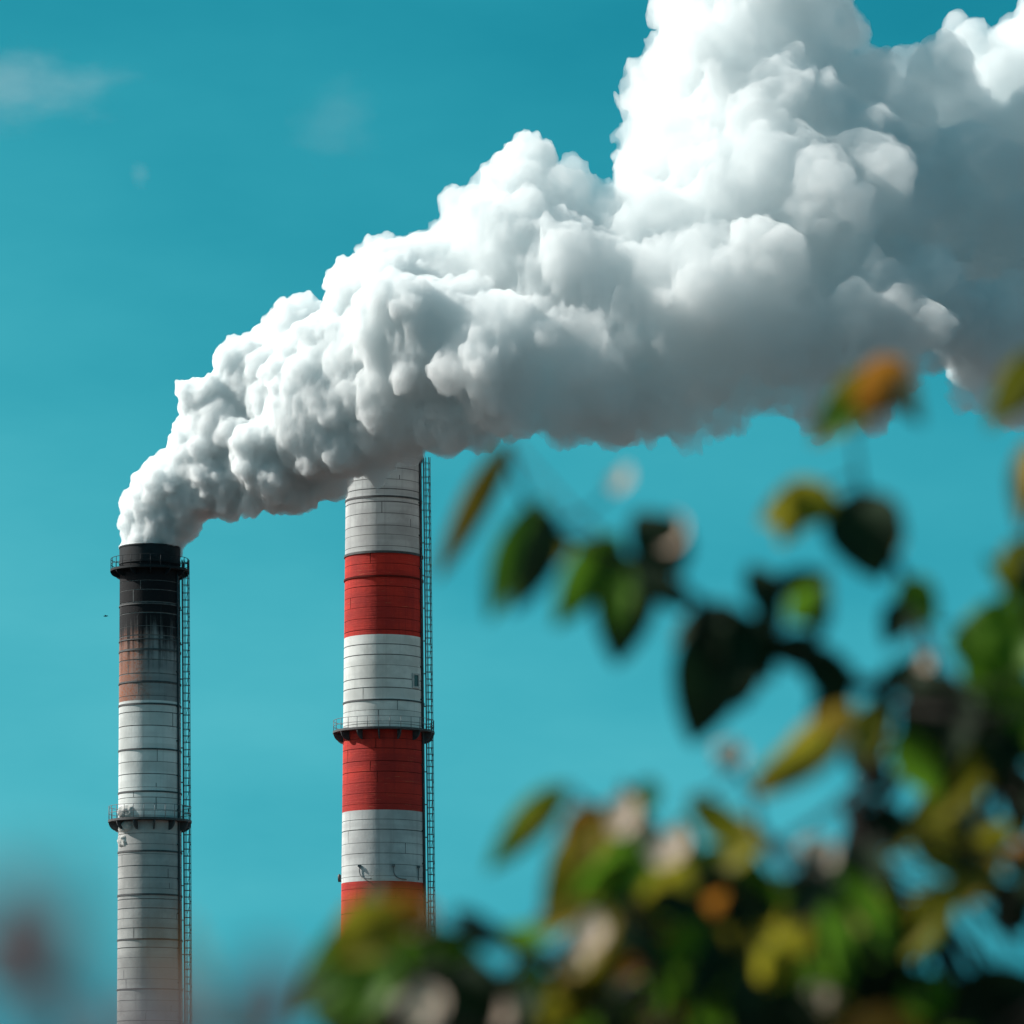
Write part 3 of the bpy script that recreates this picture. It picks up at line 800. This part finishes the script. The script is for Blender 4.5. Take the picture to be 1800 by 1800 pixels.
for (x0, y0, x1, y1, wd, kd, roll, D) in LV:
    ex = 0.10
    vs_, fs_, a_ = leaf_mesh(x0 - (x1 - x0) * ex / 2, y0 - (y1 - y0) * ex / 2, x1 + (x1 - x0) * ex, y1 + (y1 - y0) * ex, wd * 1.28, D, roll, lr.uniform(0.05, 0.16), lr)
    todo.append((vs_, fs_, a_, LM[kd], 'leaf'))
# filler leaves behind, one mesh
TOP = [(520, 1740), (600, 1680), (680, 1650), (780, 1660), (880, 1680), (980, 1590), (1060, 1500), (1150, 1470), (1230, 1450), (1320, 1480), (1400, 1500), (1480, 1470), (1560, 1440), (1620, 1290), (1700, 1170), (1800, 1080), (1950, 1000)]
GAPS = [(1690, 1650, 72), (1770, 1665, 55), (1440, 1420, 50), (980, 1660, 30), (1740, 1395, 45), (1560, 1400, 70), (1450, 1360, 60), (1765, 1250, 40), (590, 1790, 40), (910, 1610, 70)]
fill = MB()
def top_at(x): return float(np.interp(x, [q[0] for q in TOP], [q[1] for q in TOP]))
cnt = 0
while cnt < 480:
    x = lr.uniform(560, 1950); y = lr.uniform(1080, 2050)
    tp = top_at(x)
    if y < tp + 40: continue
    an = lr.uniform(0.2, 2.6) if lr.random() < 0.75 else lr.uniform(0, 6.28)
    ln = lr.uniform(110, 210)
    if any(math.hypot(x + ln * u * math.cos(an) - gx, y + ln * u * math.sin(an) - gy) < gr + 32 for gx, gy, gr in GAPS for u in (0, 0.33, 0.66, 1)): continue
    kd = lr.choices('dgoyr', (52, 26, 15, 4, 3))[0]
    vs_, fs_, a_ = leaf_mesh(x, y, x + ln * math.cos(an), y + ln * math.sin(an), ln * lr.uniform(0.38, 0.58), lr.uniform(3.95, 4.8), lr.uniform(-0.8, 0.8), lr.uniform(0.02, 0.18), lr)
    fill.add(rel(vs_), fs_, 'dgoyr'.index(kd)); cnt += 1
    nb = nearest(a_)
    mid = (a_ + nb[2]) / 2 + Vector((0, 0, -0.012))
    bmb[nb[1]].tube(rel([nb[2], mid, a_]), [0.0022, 0.0018, 0.0012], 5)
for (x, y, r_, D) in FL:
    # a small pale cluster of five cupped blades, facing front left
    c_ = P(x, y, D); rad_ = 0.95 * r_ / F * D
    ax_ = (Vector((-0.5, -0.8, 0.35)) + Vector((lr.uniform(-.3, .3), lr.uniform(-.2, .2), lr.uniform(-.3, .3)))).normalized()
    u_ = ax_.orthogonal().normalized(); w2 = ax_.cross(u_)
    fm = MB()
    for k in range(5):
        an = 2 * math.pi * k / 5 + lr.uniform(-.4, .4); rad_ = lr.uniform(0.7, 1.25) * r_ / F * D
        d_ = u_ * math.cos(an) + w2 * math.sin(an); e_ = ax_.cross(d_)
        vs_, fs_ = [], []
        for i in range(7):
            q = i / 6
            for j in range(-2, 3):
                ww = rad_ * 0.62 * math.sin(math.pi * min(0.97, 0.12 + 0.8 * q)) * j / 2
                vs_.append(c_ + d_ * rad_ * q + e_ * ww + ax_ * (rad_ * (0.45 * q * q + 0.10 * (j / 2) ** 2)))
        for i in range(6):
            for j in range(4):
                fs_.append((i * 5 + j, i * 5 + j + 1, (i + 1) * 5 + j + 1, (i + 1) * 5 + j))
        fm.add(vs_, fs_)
    todo.append((fm.v, fm.f, c_, LM['p'], 'pale_cluster'))
owners = []
for (vs_, fs_, a_, mt, nm) in todo:
    nb = nearest(a_)
    mid = (Vector(a_) + nb[2]) / 2 + Vector((0, 0, -0.008))
    bmb[nb[1]].tube(rel([nb[2], mid, a_]), [0.0024, 0.0018, 0.0013], 5)
    owners.append(nb[1])
bob = [b_.build('branch', M_bark, shrub) for b_ in bmb]
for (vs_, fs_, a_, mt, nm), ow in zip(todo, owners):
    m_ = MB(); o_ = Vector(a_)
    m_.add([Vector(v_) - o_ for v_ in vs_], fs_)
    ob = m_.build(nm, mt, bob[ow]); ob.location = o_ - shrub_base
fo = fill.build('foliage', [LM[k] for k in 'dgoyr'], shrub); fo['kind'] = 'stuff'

# ------------------------------------------------------------------ a sprig right before the lens, lower left
SD = 1.7
sb = P(300, 2160 + CAMZ / SD * F, SD)
sprig = empty('sprig', sb)
tag(sprig, 'strongly blurred sprig with an orange leaf and mauve brown leaves, in the lower left corner', 'sprig')
stem_paths = [[(300, 2160 + CAMZ / SD * F, 1.7), (330, 6000, 1.72), (300, 3500, 1.68), (330, 2300, 1.7), (330, 1850, 1.7), (350, 1790, 1.7)],
              [(330, 2300, 1.7), (150, 1950, 1.5), (60, 1740, 1.25)], [(330, 2300, 1.7), (450, 1950, 1.6), (485, 1800, 1.55)]]
st = MB()
for sp_ in stem_paths:
    st.tube([P(*q) - sb for q in sp_], [0.004 * (1 - 0.6 * i / len(sp_)) for i in range(len(sp_))], 8)
st.build('stem', M_bark, sprig)
for (x0, y0, x1, y1, wd, kd, roll, D) in [(350, 1830, 460, 1790, 70, 'r', 0.2, 1.7), (335, 1840, 300, 1620, 64, 'r', 0.1, 1.5), (400, 1850, 430, 1790, 60, 'r', 0.1, 1.7), (330, 1850, 290, 1700, 60, 'm', 0.2, 1.45), (60, 1740, 10, 1520, 150, 'm', 0.2, 1.25), (75, 1745, 170, 1830, 130, 'm', 0.3, 1.25), (70, 1750, -70, 1690, 130, 'm', 0.1, 1.25), (330, 1870, 250, 1730, 90, 'm', 0.2, 1.3), (80, 1720, 140, 1590, 110, 'm', 0.2, 1.1), (60, 1760, -40, 1560, 170, 'm', 0.2, 0.95), (110, 1800, 60, 1520, 150, 'm', 0.2, 0.85), (150, 1900, 260, 1820, 120, 'm', 0.2, 1.2), (470, 1860, 400, 1760, 100, 'm', 0.2, 1.2),
                                          (490, 1840, 460, 1670, 120, 'm', 0.2, 1.4), (480, 1830, 510, 1760, 44, 'm', 0.2, 1.55)]:
    vs_, fs_, a_ = leaf_mesh(x0, y0, x1, y1, wd, D, roll, 0.08, lr)
    m_ = MB(); m_.add([v_ - a_ for v_ in vs_], fs_)
    ob = m_.build('leaf', LM[kd], sprig); ob.location = a_ - sb
    if kd == 'r' and x1 == 460: ob['label'] = 'orange leaf'
